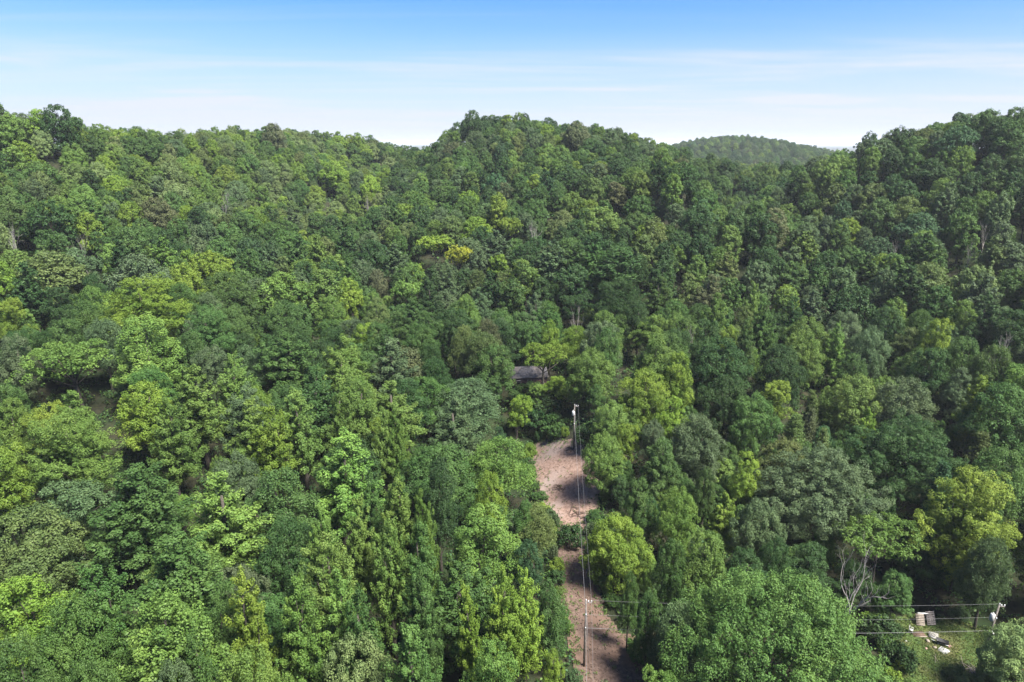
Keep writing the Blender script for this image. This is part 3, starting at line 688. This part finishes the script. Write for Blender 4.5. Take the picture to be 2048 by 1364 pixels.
# ------------------------------------------------------------------ plant the trees
def dist_poly(x, y, poly):
    a_ = np.asarray(poly); b_ = np.roll(a_, -1, 0); ab = b_ - a_
    t = np.clip(((np.array([x, y]) - a_) * ab).sum(1) / (ab ** 2).sum(1), 0, 1)
    return float(np.min(np.hypot(*(a_ + ab * t[:, None] - [x, y]).T)))
def zone(t):
    x, y, z = t['x'], t['y'], t['z']
    if y < 260:
        if dist_poly(x, y, YARD) < 9: return 'edging the grass yard'
        if dist_poly(x, y, CLEAR) < 9: return 'edging the dirt clearing'
        if dist_poly(x, y, TRACK) < 8: return 'edging the dirt track'
        if math.hypot(x - HOUSE[0], y - HOUSE[1]) < 20: return 'near the grey roofed house'
        if math.hypot(x - 66, y - 84) < 26: return 'in woods behind the yard'
    if t['d'] > 600: return 'on the hazy distant hill'
    if z > 44: return 'on the sunlit ridge crest' if x < -60 else ('on the dark central hilltop' if x < 120 else 'on the dark ridge crest')
    if z > 16: return 'below the sunlit ridge' if x < -60 else ('on the central hillside' if x < 75 else 'below the dark ridge')
    if y > 138: return 'in woods beyond the clearing'
    return 'in the poplar valley woods' if x < 8 else 'in the yard side woods'
def beside(t):
    best, bd = None, 99
    for o in near_list(t['x'], t['y']):
        if o is t or o.get('under'): continue
        d = math.hypot(o['x'] - t['x'], o['y'] - t['y'])
        if d < bd: best, bd = o, d
    return f" by a {CWORD[best['col']]} {SHORT[best['kind']]}" if best and bd < 14 else ''
def sizeword(t):
    if t.get('under'): return 'small '
    return 'big ' if t['r'] > 6.6 else ('slim ' if t['r'] < 2.6 and t['kind'] not in ('cedar',) else '')
CAT = {k: 'tree' for k in NAME}; CAT['shrub'] = 'shrub'
count = {}; leftover = []
def jitter(c): 
    c = np.array(PAL[c]); g_ = rng.normal(0, .09); c = c * np.exp(g_ + rng.normal(0, .035, 3)); return c
# largest in the picture first, 300 of each kind at most
for t in TREES: t['size'] = t['r'] / max(t['d'], 1) * (0.25 + t['seen'])
for t in sorted(TREES, key=lambda t: (not t.get('hero', False), -t['size'])):
    kd = t['kind']; nm = NAME[kd]
    if count.get(nm, 0) >= 300: leftover.append(t); continue
    count[nm] = count.get(nm, 0) + 1
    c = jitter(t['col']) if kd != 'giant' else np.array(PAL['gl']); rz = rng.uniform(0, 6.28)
    label = f"{sizeword(t)}{CWORD[t['col']]} {FORM[kd]}{beside(t) if t['d'] < 330 and kd != 'giant' else ''} {zone(t)}"
    near = t['d'] < 190 or not FAR[kd]
    if near:
        src = kd + '_big' if t['r'] > (7.4 if kd == 'oak' else 6.2) and kd + '_big' in NEAR else kd
        cm, tm, hi, rad = NEAR[src][rng.integers(len(NEAR[src]))]
        root = bpy.data.objects.new(nm, None); COL.objects.link(root); root.empty_display_size = .5
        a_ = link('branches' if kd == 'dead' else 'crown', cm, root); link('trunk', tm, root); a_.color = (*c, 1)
    else:
        me, hi, rad = FAR[kd][rng.integers(len(FAR[kd]))]
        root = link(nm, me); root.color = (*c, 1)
    root.location = (t['x'], t['y'], t['z']); root.rotation_euler = (rng.normal() * .035, rng.normal() * .035, rz)
    sxy = t['r'] / rad if kd != 'dead' else (.7 if t['d'] < 110 else .6) * t['h'] / hi
    root.scale = (sxy * rng.uniform(.94, 1.06), sxy * rng.uniform(.94, 1.06), t['h'] / hi)
    tag(root, label, CAT[kd], 'trees ' + zone(t) if kd != 'shrub' else 'shrubs ' + zone(t))
print('COUNT', count, 'LEFT', len(leftover))
def distant_forest():
    protos = bpy.data.collections.new('forest_prototypes')         # source shapes for the instances, not part of the scene
    names = sorted(k for k in FARRAW if FARRAW[k]); plist = []
    for k in names:
        for (V, F, T, hi, rad) in FARRAW[k][:2]:
            me = mesh_from('canopy_tree', V * [1 / rad, 1 / rad, 1 / hi], F, 'leaf_inst', tint=T)
            o = bpy.data.objects.new('canopy_tree_%02d' % len(plist), me); protos.objects.link(o); plist.append(k)
    N_ = len(leftover); me = bpy.data.meshes.new('distant_forest'); me.vertices.add(N_)
    me.vertices.foreach_set('co', np.array([(t['x'], t['y'], t['z']) for t in leftover], np.float32).ravel())
    idx = [rng.choice([i for i, k in enumerate(plist) if k == t['kind']]) for t in leftover]
    at = me.attributes.new('pick', 'INT', 'POINT'); at.data.foreach_set('value', np.array(idx, np.int32))
    at = me.attributes.new('size', 'FLOAT_VECTOR', 'POINT'); at.data.foreach_set('vector', np.array([(t['r'], t['r'], t['h']) for t in leftover], np.float32).ravel())
    at = me.attributes.new('turn', 'FLOAT_VECTOR', 'POINT'); at.data.foreach_set('vector', np.array([(0, 0, rng.uniform(0, 6.28)) for t in leftover], np.float32).ravel())
    at = me.attributes.new('leafcol', 'FLOAT_COLOR', 'POINT'); at.data.foreach_set('color', np.array([(*jitter(t['col']), 1) for t in leftover], np.float32).ravel())
    o = link('distant_forest', me)
    ng = bpy.data.node_groups.new('distant_forest', 'GeometryNodeTree')
    ng.interface.new_socket('Geometry', in_out='INPUT', socket_type='NodeSocketGeometry'); ng.interface.new_socket('Geometry', in_out='OUTPUT', socket_type='NodeSocketGeometry')
    n = ng.nodes.new; gi, go = n('NodeGroupInput'), n('NodeGroupOutput'); ins = n('GeometryNodeInstanceOnPoints'); ci = n('GeometryNodeCollectionInfo')
    ci.inputs['Collection'].default_value = protos; ci.inputs['Separate Children'].default_value = True; ci.inputs['Reset Children'].default_value = True
    ins.inputs['Pick Instance'].default_value = True
    def na(name, dt): x = n('GeometryNodeInputNamedAttribute'); x.data_type = dt; x.inputs['Name'].default_value = name; return x.outputs['Attribute']
    L = ng.links.new
    L(gi.outputs[0], ins.inputs['Points']); L(ci.outputs[0], ins.inputs['Instance']); L(na('pick', 'INT'), ins.inputs['Instance Index'])
    L(na('size', 'FLOAT_VECTOR'), ins.inputs['Scale']); L(na('turn', 'FLOAT_VECTOR'), ins.inputs['Rotation']); L(ins.outputs[0], go.inputs[0])
    o.modifiers.new('forest', 'NODES').node_group = ng
    tag(o, 'continuous forest canopy covering the far hills and ridges', 'forest', kind='stuff')
if leftover: distant_forest()

# ------------------------------------------------------------------ undergrowth on the forest floor
def undergrowth():
    r2 = np.random.default_rng(77); N_ = 8500
    y = 30 + 150 * np.sqrt(r2.uniform(0, 1, N_)); x = r2.uniform(-1, 1, N_) * (y * .80 + 12); z = ground(x, y)
    ok = np.array([not bare(a, b, .4) and not blocks(a, b, c, 1.6, 1.2, 0) for a, b, c in zip(x, y, z)])
    x, y, z = x[ok], y[ok], z[ok]; m = len(x)
    N2 = 6500; y2 = 170 + 260 * r2.uniform(0, 1, N2); x2 = r2.uniform(-1, 1, N2) * (y2 * .80 + 12)
    x, y = np.r_[x, x2], np.r_[y, y2]; z = ground(x, y); far_ = np.arange(len(x)) >= m; m = len(x)
    r_ = np.where(far_, r2.uniform(1.2, 2.4, m), r2.uniform(.5, 1.15, m)); C_ = np.stack([x, y, z + r_ * .3], 1); A_ = nrmz(np.stack([r2.normal(size=m) * .2, r2.normal(size=m) * .2, np.ones(m)], 1))
    V1, F1, T1 = clumps_to_leaves(C_[~far_], A_[~far_], r_[~far_], np.full((~far_).sum(), 1.2), 36, .42, .3, r2, .6, .0)
    V2, F2, T2 = clumps_to_leaves(C_[far_], A_[far_], r_[far_], np.full(far_.sum(), 1.0), 20, 1.1, .8, r2, .6, .0)
    V = np.vstack([V1, V2]); F = np.vstack([F1, F2 + len(V1)]); T = np.r_[T1, T2]
    base = np.array([jitter(c) for c in r2.choice(['dg', 'mg', 'bg', 'mg', 'lg'], 40)])
    col = base[r2.integers(0, 40, len(F))]
    o = link('undergrowth', mesh_from('undergrowth', V, F, 'leaf_far', tint=T, col=col)); tag(o, 'low leafy green undergrowth on the forest floor', 'undergrowth', kind='stuff')
undergrowth()
def edge_shrubs():
    r2 = np.random.default_rng(31); n_ = 0
    for poly, nm in ((CLEAR, 'dirt clearing'), (TRACK, 'dirt track'), (YARD, 'grass yard')):
        pp = np.asarray(poly); cen = pp.mean(0)
        for i in range(len(pp)):
            a_, b_ = pp[i], pp[(i + 1) % len(pp)]; Ls = np.hypot(*(b_ - a_))
            for k in range(max(1, int(Ls / 2.6))):
                t = (k + r2.uniform(.2, .8)) / max(1, int(Ls / 2.6)); p = a_ + (b_ - a_) * t; out = (p - cen) / np.hypot(*(p - cen)); p = p + out * r2.uniform(.2, 1.6)
                h, r = r2.uniform(1.4, 3.2), r2.uniform(.9, 1.7); z = gz(*p)
                if p[1] < 40 or blocks(p[0], p[1], z, h, r, 0): continue
                if any(inpoly(np.array([p[0]]), np.array([p[1]]), q)[0] for q in (CLEAR, TRACK, YARD)): continue
                t = dict(kind='shrub', x=p[0], y=p[1], z=z, h=h, r=r, col=r2.choice(['mg', 'dg', 'lg', 'yg', 'gg']), d=math.hypot(*p))
                cm, tm, hi, rad = NEAR['shrub'][r2.integers(2)]
                root = bpy.data.objects.new('shrub', None); COL.objects.link(root)
                c_ = link('crown', cm, root); link('trunk', tm, root); c_.color = (*jitter(t['col']), 1)
                root.location = (p[0], p[1], z); root.rotation_euler = (0, 0, r2.uniform(0, 6.28)); root.scale = (r / rad, r / rad, h / hi)
                tag(root, f"{'tall ' if h > 2.4 else 'low '}{CWORD[t['col']]} leafy shrub{beside(t)} edging the {nm}", 'shrub', 'shrubs edging the ' + nm)
edge_shrubs()

# ------------------------------------------------------------------ utility poles and lines
def thing(name, loc, label, cat, group=None, rz=0):
    o = bpy.data.objects.new(name, None); COL.objects.link(o); o.location = loc; o.rotation_euler = (0, 0, rz); o.empty_display_size = .5
    return tag(o, label, cat, group)
def utility_pole(base, H, label, lean=(0, 0), transformer=None, arm=1, guy=None, box=False):
    t = thing('utility_pole', base, label, 'utility pole', 'wooden utility poles of the power line')
    t.rotation_euler = (lean[0], lean[1], 0)
    MB().tube([(0, 0, -1), (0, 0, H * .5), (0, 0, H)], [.15, .13, .10], 12).build('post', 'pole', t, smooth=True)
    if arm:
        ar = MB().box((arm * .36, 0, H - .28), (.74, .09, .10)).build('bracket_arm', 'timber', t)
        for dx in (.28, .66):
            ins = MB().tube([(arm * dx, 0, H - .23), (arm * dx, 0, H - .12), (arm * dx, 0, H - .05), (arm * dx, 0, H + .06)], [.045, .085, .07, .03], 8); ins.build('insulator', 'porcelain', ar, smooth=True)
    MB().tube([(0, 0, H), (0, 0, H + .10), (0, 0, H + .22)], [.06, .07, .025], 8).build('insulator', 'porcelain', t, smooth=True)
    for z in (H - 1.9, H - 3.9):
        MB().box((0, -.17, z), (.10, .10, .14)).build('wire_clamp', 'steel', t)
    if transformer:
        sx, zt = transformer
        tf = MB().tube([(sx * .42, 0, zt - .5), (sx * .42, 0, zt - .47), (sx * .42, 0, zt + .42), (sx * .42, 0, zt + .5)], [.24, .28, .28, .2], 14).build('transformer', 'white', t, smooth=False)
        MB().tube([(sx * .42, 0, zt + .5), (sx * .42, 0, zt + .72)], [.07, .04], 8).build('bushing', 'porcelain', tf)
        MB().box((sx * .18, 0, zt), (.2, .10, .5)).build('mount', 'steel', tf)
    if box: MB().box((.16, -.1, H - 4.3), (.3, .25, .5)).build('junction_box', 'white', t)
    if guy is not None: MB().tube([(0.05, 0, H - .9), guy], .022, 4).build('guy_wire', 'wire', t)
    return t
PS = np.array([4.0, 18.0, gz(4., 18.)]); PR = np.array([60.3, 72.8, gz(60.3, 72.8)])
utility_pole(POLE_N, 10, 'weathered wooden utility pole standing on the brown dirt track', guy=(.55, -1.2, 0.1))
utility_pole(POLE_F, 9.6, 'wooden utility pole with pale transformer at far end of dirt clearing', transformer=(-.55, 7.9), guy=(.95, 0.2, .1))
utility_pole(PR, 10, 'leaning utility pole with white transformer rising behind the pale yard tree', lean=(0, math.radians(4)), transformer=(-1, 8.1), box=True)
utility_pole(PS, 10, 'wooden utility pole where the power line leaves the woods')
def span(a, b, sag, r, label):
    a, b = np.asarray(a, float), np.asarray(b, float); t = np.linspace(0, 1, 25)[:, None]
    p = a * (1 - t) + b * t; p[:, 2] -= (sag * 4 * t * (1 - t))[:, 0]
    mb = MB().tube(p - a, r, 4, cap=False); o = mb.build('power_line', 'wire', None, a); tag(o, label, 'power line', 'overhead wires between the utility poles')
def top(p, dx, dz, lean=0): return p + np.array([dx + math.sin(lean) * (10 + dz), 0, 10 + dz])
ln = math.radians(4)
FT = POLE_F + [0, 0, 9.6]
span(top(POLE_N, .66, .05), FT + [.66, 0, .05], .9, .010, 'upper overhead wire from the track pole to the clearing pole')
span(top(POLE_N, 0, -1.9) - [0, .2, 0], FT + [0, -.2, -1.9], 1.1, .018, 'lower overhead wire from the track pole to the clearing pole')
span(top(POLE_N, .66, .05), top(PS, .66, .05), .8, .010, 'upper overhead wire from the track pole out of the woods')
span(top(POLE_N, 0, -1.9) - [0, .2, 0], top(PS, 0, -1.9) + [0, .2, 0], .9, .018, 'lower overhead wire from the track pole out of the woods')
span(top(POLE_N, .28, .05), top(PR, -.05, .05, ln), .55, .010, 'topmost overhead wire from the track pole to the yard pole')
span(top(POLE_N, .1, -1.9) - [0, .2, 0], top(PR, -.1, -1.9, ln), .6, .010, 'middle overhead wire from the track pole to the yard pole')
span(top(POLE_N, .1, -3.9) - [0, .2, 0], top(PR, -.1, -3.9, ln), .6, .020, 'thick lowest cable from the track pole to the yard pole')

# ------------------------------------------------------------------ the house among the trees
def house():
    rz = math.radians(8); b = HOUSE + np.array([.4, 3.4, -.3]); base = b[2]
    t = thing('house', (b[0], b[1], base), 'small dark walled house with weathered grey roof hidden under trees', 'house', rz=rz)
    w, d, h = 8.6, 6.0, 3.0
    for nm, c, dm in (('wall', (0, -d / 2, h / 2 - .5), (w, .2, h + 1)), ('wall', (0, d / 2, h / 2 - .5), (w, .2, h + 1)),
                      ('wall', (-w / 2, 0, h / 2 - .5), (.2, d - .2, h + 1)), ('wall', (w / 2, 0, h / 2 - .5), (.2, d - .2, h + 1))):
        MB().box(c, dm).build(nm, 'wall', t)
    rise = 1.55
    for sx in (-1, 1):
        x0, x1 = sx * (w / 2 + .1), sx * (w / 2 - .1)
        V = [(x0, -d / 2, h), (x0, d / 2, h), (x0, 0, h + rise), (x1, -d / 2, h), (x1, d / 2, h), (x1, 0, h + rise)]
        MB().add(V, [[0, 1, 4, 3], [1, 2, 5, 4], [2, 0, 3, 5]], [[0, 2, 1], [3, 4, 5]]).build('gable', 'wall', t)
    ang = math.atan2(rise, d / 2); sl = math.hypot(rise, d / 2) + .45
    rf = MB().box((0, 0, h + rise + .13), (w + .8, .3, .08)).build('roof', 'roof', t)
    for s_ in (-1, 1):
        R_ = rotx(-s_ * ang) if s_ > 0 else rotx(ang)
        nrow = 9
        for k in range(nrow):                     # overlapping courses of roofing
            yy = (k + .5) / nrow * sl
            c = np.array([0, s_ * yy * math.cos(ang), h + rise + .10 - yy * math.sin(ang)]) + np.array([0, 0, .006 * (k % 2)])
            MB().box(c, (w + .7, sl / nrow + .05, .05 + .012), R_ @ rotx(s_ * -.03)).build('roof_course', 'roof', rf)
    for x in (-2.6, 0.0):
        fr = MB().box((x, -d / 2 - .12, 1.7), (1.1, .08, 1.2)).build('window', 'timber', t)
        MB().box((x, -d / 2 - .165, 1.7), (.9, .03, 1.0)).build('pane', 'glass', fr)
    dr = MB().box((2.4, -d / 2 - .12, 1.05), (.95, .08, 2.1)).build('door', 'brownboard', t); MB().box((2.75, -d / 2 - .18, 1.05), (.06, .08, .12)).build('handle', 'steel', dr)
house()

# ------------------------------------------------------------------ things lying in the yard
def spot(px, py, dz=.12): p = on_ground(px, py); return np.array([p[0], p[1], p[2] + dz])
def pallet(px, py, w, h, lean, rz, label, m='timber'):
    t = thing('pallet', spot(px, py), label, 'pallet', 'wooden pallets leaning at the back of the yard', rz)
    R_ = rotx(-lean); n_ = 7
    for k in range(n_):
        z = (k + .5) / n_ * h; MB().box(R_ @ np.array([0, -.06, z]), (w, .025, h / n_ * .80), R_).build('slat', m, t)
    for x in (-w / 2 + .06, 0, w / 2 - .06): MB().box(R_ @ np.array([x, 0, h / 2]), (.08, .09, h), R_).build('stringer', m, t)
    # prop that carries it
    for x in (-w / 3, w / 3): MB().tube([R_ @ np.array([x, .05, h * .8]), np.array([x, math.sin(lean) * h + .5, -.1])], .04, 6).build('prop', m, t)
pallet(1863, 1252, 1.25, 1.9, .5, .08, 'grey timber pallet propped upright beside a second pallet')
pallet(1841, 1253, 1.15, 1.6, .5, -.05, 'tan timber pallet with a white plank along its top', 'tan')
p = spot(1834, 1240)
o = MB().box((0, 0, 0), (1.5, .28, .10)).box((-.55, 0, .07), (.3, .2, .05)).build('plank', 'white', None, p + [0, .0, .95]); o.location = spot(1836, 1238) + np.array([0, 0, 1.0]); o.location.y = spot(1841, 1253)[1] + .85; o.location.z = spot(1841, 1253)[2] + 1.42
tag(o, 'short white plank resting on top of the tan pallet', 'plank')
def chair():
    t = thing('plastic_chair', spot(1821, 1266), 'white plastic chair standing beside the pallets', 'chair', rz=.9)
    MB().box((0, 0, .43), (.5, .5, .05)).build('seat', 'white', t)
    bk = MB(); bk.box((0, .25, .9), (.52, .05, .12)).box((-.22, .25, .68), (.08, .045, .46)).box((.22, .25, .68), (.08, .045, .46)).box((0, .25, .6), (.10, .04, .34)); bk.build('backrest', 'white', t)
    for x in (-.21, .21):
        for y in (-.21, .21): MB().box((x, y, .2), (.06, .06, .42)).build('leg', 'white', t)
        MB().box((x * 1.2, 0, .66), (.06, .52, .04)).build('armrest', 'white', t)
        MB().box((x * 1.2, -.24, .54), (.05, .05, .22)).build('armrest_post', 'white', t)
chair()
t = thing('board', spot(1836, 1270), 'dark brown board lying flat with a pale timber along it', 'board', rz=.02)
MB().box((0, 0, .05), (1.7, .95, .09), rotz(.03)).build('panel', 'brownboard', t); MB().box((.15, -.56, .06), (1.5, .11, .10), rotz(-.04)).build('edge_timber', 'tan', t)
t = thing('scrap_sheet', spot(1866, 1275), 'grey scrap panel propped at a slant on the grass', 'panel', rz=-.5)
R_ = rotx(.35)
MB().box((0, 0, .22), (1.15, .95, .06), R_).build('sheet', 'scrap', t); MB().box((0, .38, .14), (.9, .14, .28)).build('prop_block', 'timber', t)
ring = MB(); an = np.linspace(0, 2 * math.pi, 17); ring.tube(np.stack([.2 * np.cos(an), .2 * np.sin(an) + 0, .27 + .2 * np.sin(an) * math.sin(.35)], 1), .03, 5, cap=False); ring.build('rim', 'black', t)
t = thing('wheelbarrow', spot(1883, 1291), 'dark wheelbarrow with grey metal frame beside the white board', 'wheelbarrow', rz=-.6)
tr = MB(); V = [(-.55,-.3,.35),(.5,-.22,.35),(.5,.22,.35),(-.55,.3,.35),(-.75,-.42,.68),(.75,-.36,.68),(.75,.36,.68),(-.75,.42,.68)]
tr.add(V, [[0,3,2,1],[0,1,5,4],[1,2,6,5],[2,3,7,6],[3,0,4,7]]); tr.build('tray', 'black', t)
for s_ in (-1, 1):
    MB().tube([(-1.3, s_ * .34, .55), (-.5, s_ * .24, .32), (.75, s_ * .07, .22)], .03, 6).build('handle', 'steel', t)
    MB().tube([(-.4, s_ * .25, .34), (-.5, s_ * .28, .0)], .025, 6).build('leg', 'steel', t)
an = np.linspace(0, 2 * math.pi, 17); MB().tube(np.stack([.8 + .17 * np.cos(an), 0 * an, .2 + .17 * np.sin(an)], 1), .05, 6, cap=False).build('wheel', 'black', t)
o = MB().box((0, 0, .02), (1.35, 1.0, .035)).box((-.1, .53, .10), (1.0, .04, .16)).build('board', 'white', None, spot(1888, 1303)); o.rotation_euler = (.03, .05, .62); tag(o, 'bright white sheet of board lying on the grass', 'board')
for (a, b, sz, m, lab) in [(1855,1284,.5,'tan','cream coloured block near the slanted scrap panel'), (1869,1297,.42,'tan','cream coloured block near the white board'),
                           (1852,1299,.3,'pink','small reddish scrap block on open grass'), (1896,1294,.55,'pink','reddish broken scrap piece touching the wheelbarrow'), (1812,1284,.22,'white','tiny white scrap on open grass')]:
    r2 = np.random.default_rng(int(a)); mb = MB().box((0, 0, sz * .2), (sz, sz * .7, sz * .4), rotz(r2.uniform(0, 3))).box((sz * .3, sz * .2, sz * .12), (sz * .7, sz * .3, sz * .24), rotz(r2.uniform(0, 3)))
    tag(mb.build('scrap_block', m, None, spot(a, b, .1)), lab, 'scrap')
def sticks(name, px, py, n_, L_, m, label, seed, spread=.8, r=.035, cat='branch pile'):
    r2 = np.random.default_rng(seed); t = thing(name, spot(px, py, .1), label, cat)
    for k in range(n_):
        a = r2.uniform(0, 3.14); l = L_ * r2.uniform(.5, 1.1); c = np.array([*r2.normal(size=2) * spread * .5, .06 + .25 * r2.uniform(0, 1) * (k / n_)])
        d = np.array([math.cos(a), math.sin(a), r2.uniform(-.08, .12)]) * l / 2
        MB().tube([c - d, c + r2.normal(size=3) * .05, c + d], [r, r * .8, r * .4], 5).build('stick', m, t)
sticks('branch_pile', 1940, 1345, 16, 2.2, 'tan', 'heap of pale broken branches at the yard corner', 3, 1.4, .05)
sticks('branch_pile', 1965, 1356, 14, 2.0, 'deadwood', 'heap of bleached sticks by the white appliance', 4, 1.3, .05)
sticks('branch_pile', 1122, 974, 18, 1.9, 'brownboard', 'dark brush heap in the middle of the dirt clearing', 5, 1.3, .06)
sticks('branch_pile', 1143, 900, 16, 1.8, 'brownboard', 'dark brush heap at the foot of the clearing pole', 6, 1.2, .06)
sticks('branch_pile', 1158, 1026, 22, 2.4, 'brownboard', 'dark brush heap where the track leaves the clearing', 7, 2.0, .06)
sticks('fallen_branch', 1872, 1321, 2, 2.2, 'tan', 'thin pale fallen branch on open grass', 8, .1, .03, 'branch')
t = thing('appliance', spot(2046, 1352), 'white metal appliance with rusty brown top at the yard edge', 'appliance', rz=.3)
MB().box((0, 0, .5), (1.1, 1.0, 1.0)).build('body', 'white', t); MB().box((0, .05, 1.03), (1.16, .8, .06), rotz(.1)).build('lid', 'rust', t); MB().box((0, -.52, .55), (.5, .03, .5)).build('door_panel', 'white', t)

# ------------------------------------------------------------------ litter on the dirt, grass blades
def chips():
    for nm, poly, N_, seed, m, lab in (('wood_chips', TRACK, 700, 1, 'chip', 'scattered wood chips and twigs on the dirt track'), ('wood_litter', CLEAR, 420, 2, 'chip', 'scattered pale wood litter on the dirt clearing')):
        r2 = np.random.default_rng(seed); pp = np.asarray(poly); x = r2.uniform(pp[:, 0].min(), pp[:, 0].max(), N_ * 3); y = r2.uniform(pp[:, 1].min(), pp[:, 1].max(), N_ * 3)
        k = inpoly(x, y, poly); x, y = x[k][:N_], y[k][:N_]; z = ground(x, y) + .2; mb = MB()
        for a, b, c in zip(x, y, z):
            mb.box((a, b, c), (r2.uniform(.06, .36) * (2.6 if r2.uniform() < .07 else 1), r2.uniform(.04, .11), r2.uniform(.03, .07)), rotz(r2.uniform(0, 3.14)))
        tag(mb.build(nm, m), lab, 'litter', kind='stuff')
chips()
def weeds():
    r2 = np.random.default_rng(41); C_ = []
    for poly in (CLEAR, TRACK, YARD):
        pp = np.asarray(poly)
        x = r2.uniform(pp[:, 0].min(), pp[:, 0].max(), 5000); y = r2.uniform(pp[:, 1].min(), pp[:, 1].max(), 5000)
        k = inpoly(x, y, poly); x, y = x[k], y[k]
        d = np.array([dist_poly(a, b, poly) for a, b in zip(x, y)])
        k = r2.uniform(0, 1, len(d)) < np.exp(-d / .9) * .5 + .012
        C_.append(np.stack([x[k], y[k], ground(x[k], y[k]) + .12], 1))
    C_ = np.vstack(C_); m = len(C_); A_ = nrmz(np.stack([r2.normal(size=m) * .15, r2.normal(size=m) * .15, np.ones(m)], 1)); r_ = r2.uniform(.12, .42, m)
    V, F, T = clumps_to_leaves(C_, A_, r_, np.full(m, 1.3), 26, .22, .09, r2, .7, .0)
    base = np.array([jitter(c) for c in ('mg', 'lg', 'ol', 'yg', 'pl', 'mg')]); col = base[r2.integers(0, 6, len(F))]
    tag(link('weeds', mesh_from('weeds', V, F, 'leaf_far', tint=T, col=col)), 'weeds and grass tufts along the margins of bare dirt', 'weeds', kind='stuff')
weeds()
def lawn_grass():
    r2 = np.random.default_rng(9); pp = np.asarray(YARD); N_ = 26000
    x = r2.uniform(pp[:, 0].min(), pp[:, 0].max(), N_); y = r2.uniform(pp[:, 1].min(), pp[:, 1].max(), N_); k = inpoly(x, y, YARD); x, y = x[k], y[k]
    m = len(x); z = ground(x, y) + .14; pos = np.stack([x, y, z], 1); nr = nrmz(np.stack([r2.normal(size=m), r2.normal(size=m), np.full(m, .7)], 1))
    V, F = leaf_quads(pos, nr, .32, .10, r2); w = (wob(x * .5, y * .5) + 1) / 2
    col = np.array([.05, .086, .02]) * (1 - w[:, None]) + np.array([.074, .09, .026]) * w[:, None]
    tag(link('lawn_grass', mesh_from('lawn_grass', V, F, 'grass', tint=r2.uniform(0, 1, m), col=col)), 'short rough grass covering the yard', 'grass', kind='stuff')
lawn_grass()

# ------------------------------------------------------------------ humid air
def haze(dens):
    zlo, zhi = float(GZ.min()) - 1, float(max(GZ.max() + 24, CAMZ + 30)); mb = MB().box((0, 0, (zlo + zhi) / 2), (46000, 46000, zhi - zlo)); o = mb.build('haze', 'white'); o.data.materials.clear()
    m = bpy.data.materials.new('haze'); m.use_nodes = True; nt = m.node_tree; nt.nodes.clear()
    v = nt.nodes.new('ShaderNodeVolumePrincipled'); v.inputs['Density'].default_value = dens; v.inputs['Color'].default_value = (.86, .91, 1, 1); v.inputs['Anisotropy'].default_value = .2
    ou = nt.nodes.new('ShaderNodeOutputMaterial'); nt.links.new(v.outputs[0], ou.inputs['Volume']); o.data.materials.append(m)
    tag(o, 'pale summer haze filling the valley air', 'haze', kind='stuff')
haze(.00010)
print('SCRIPT_OK')
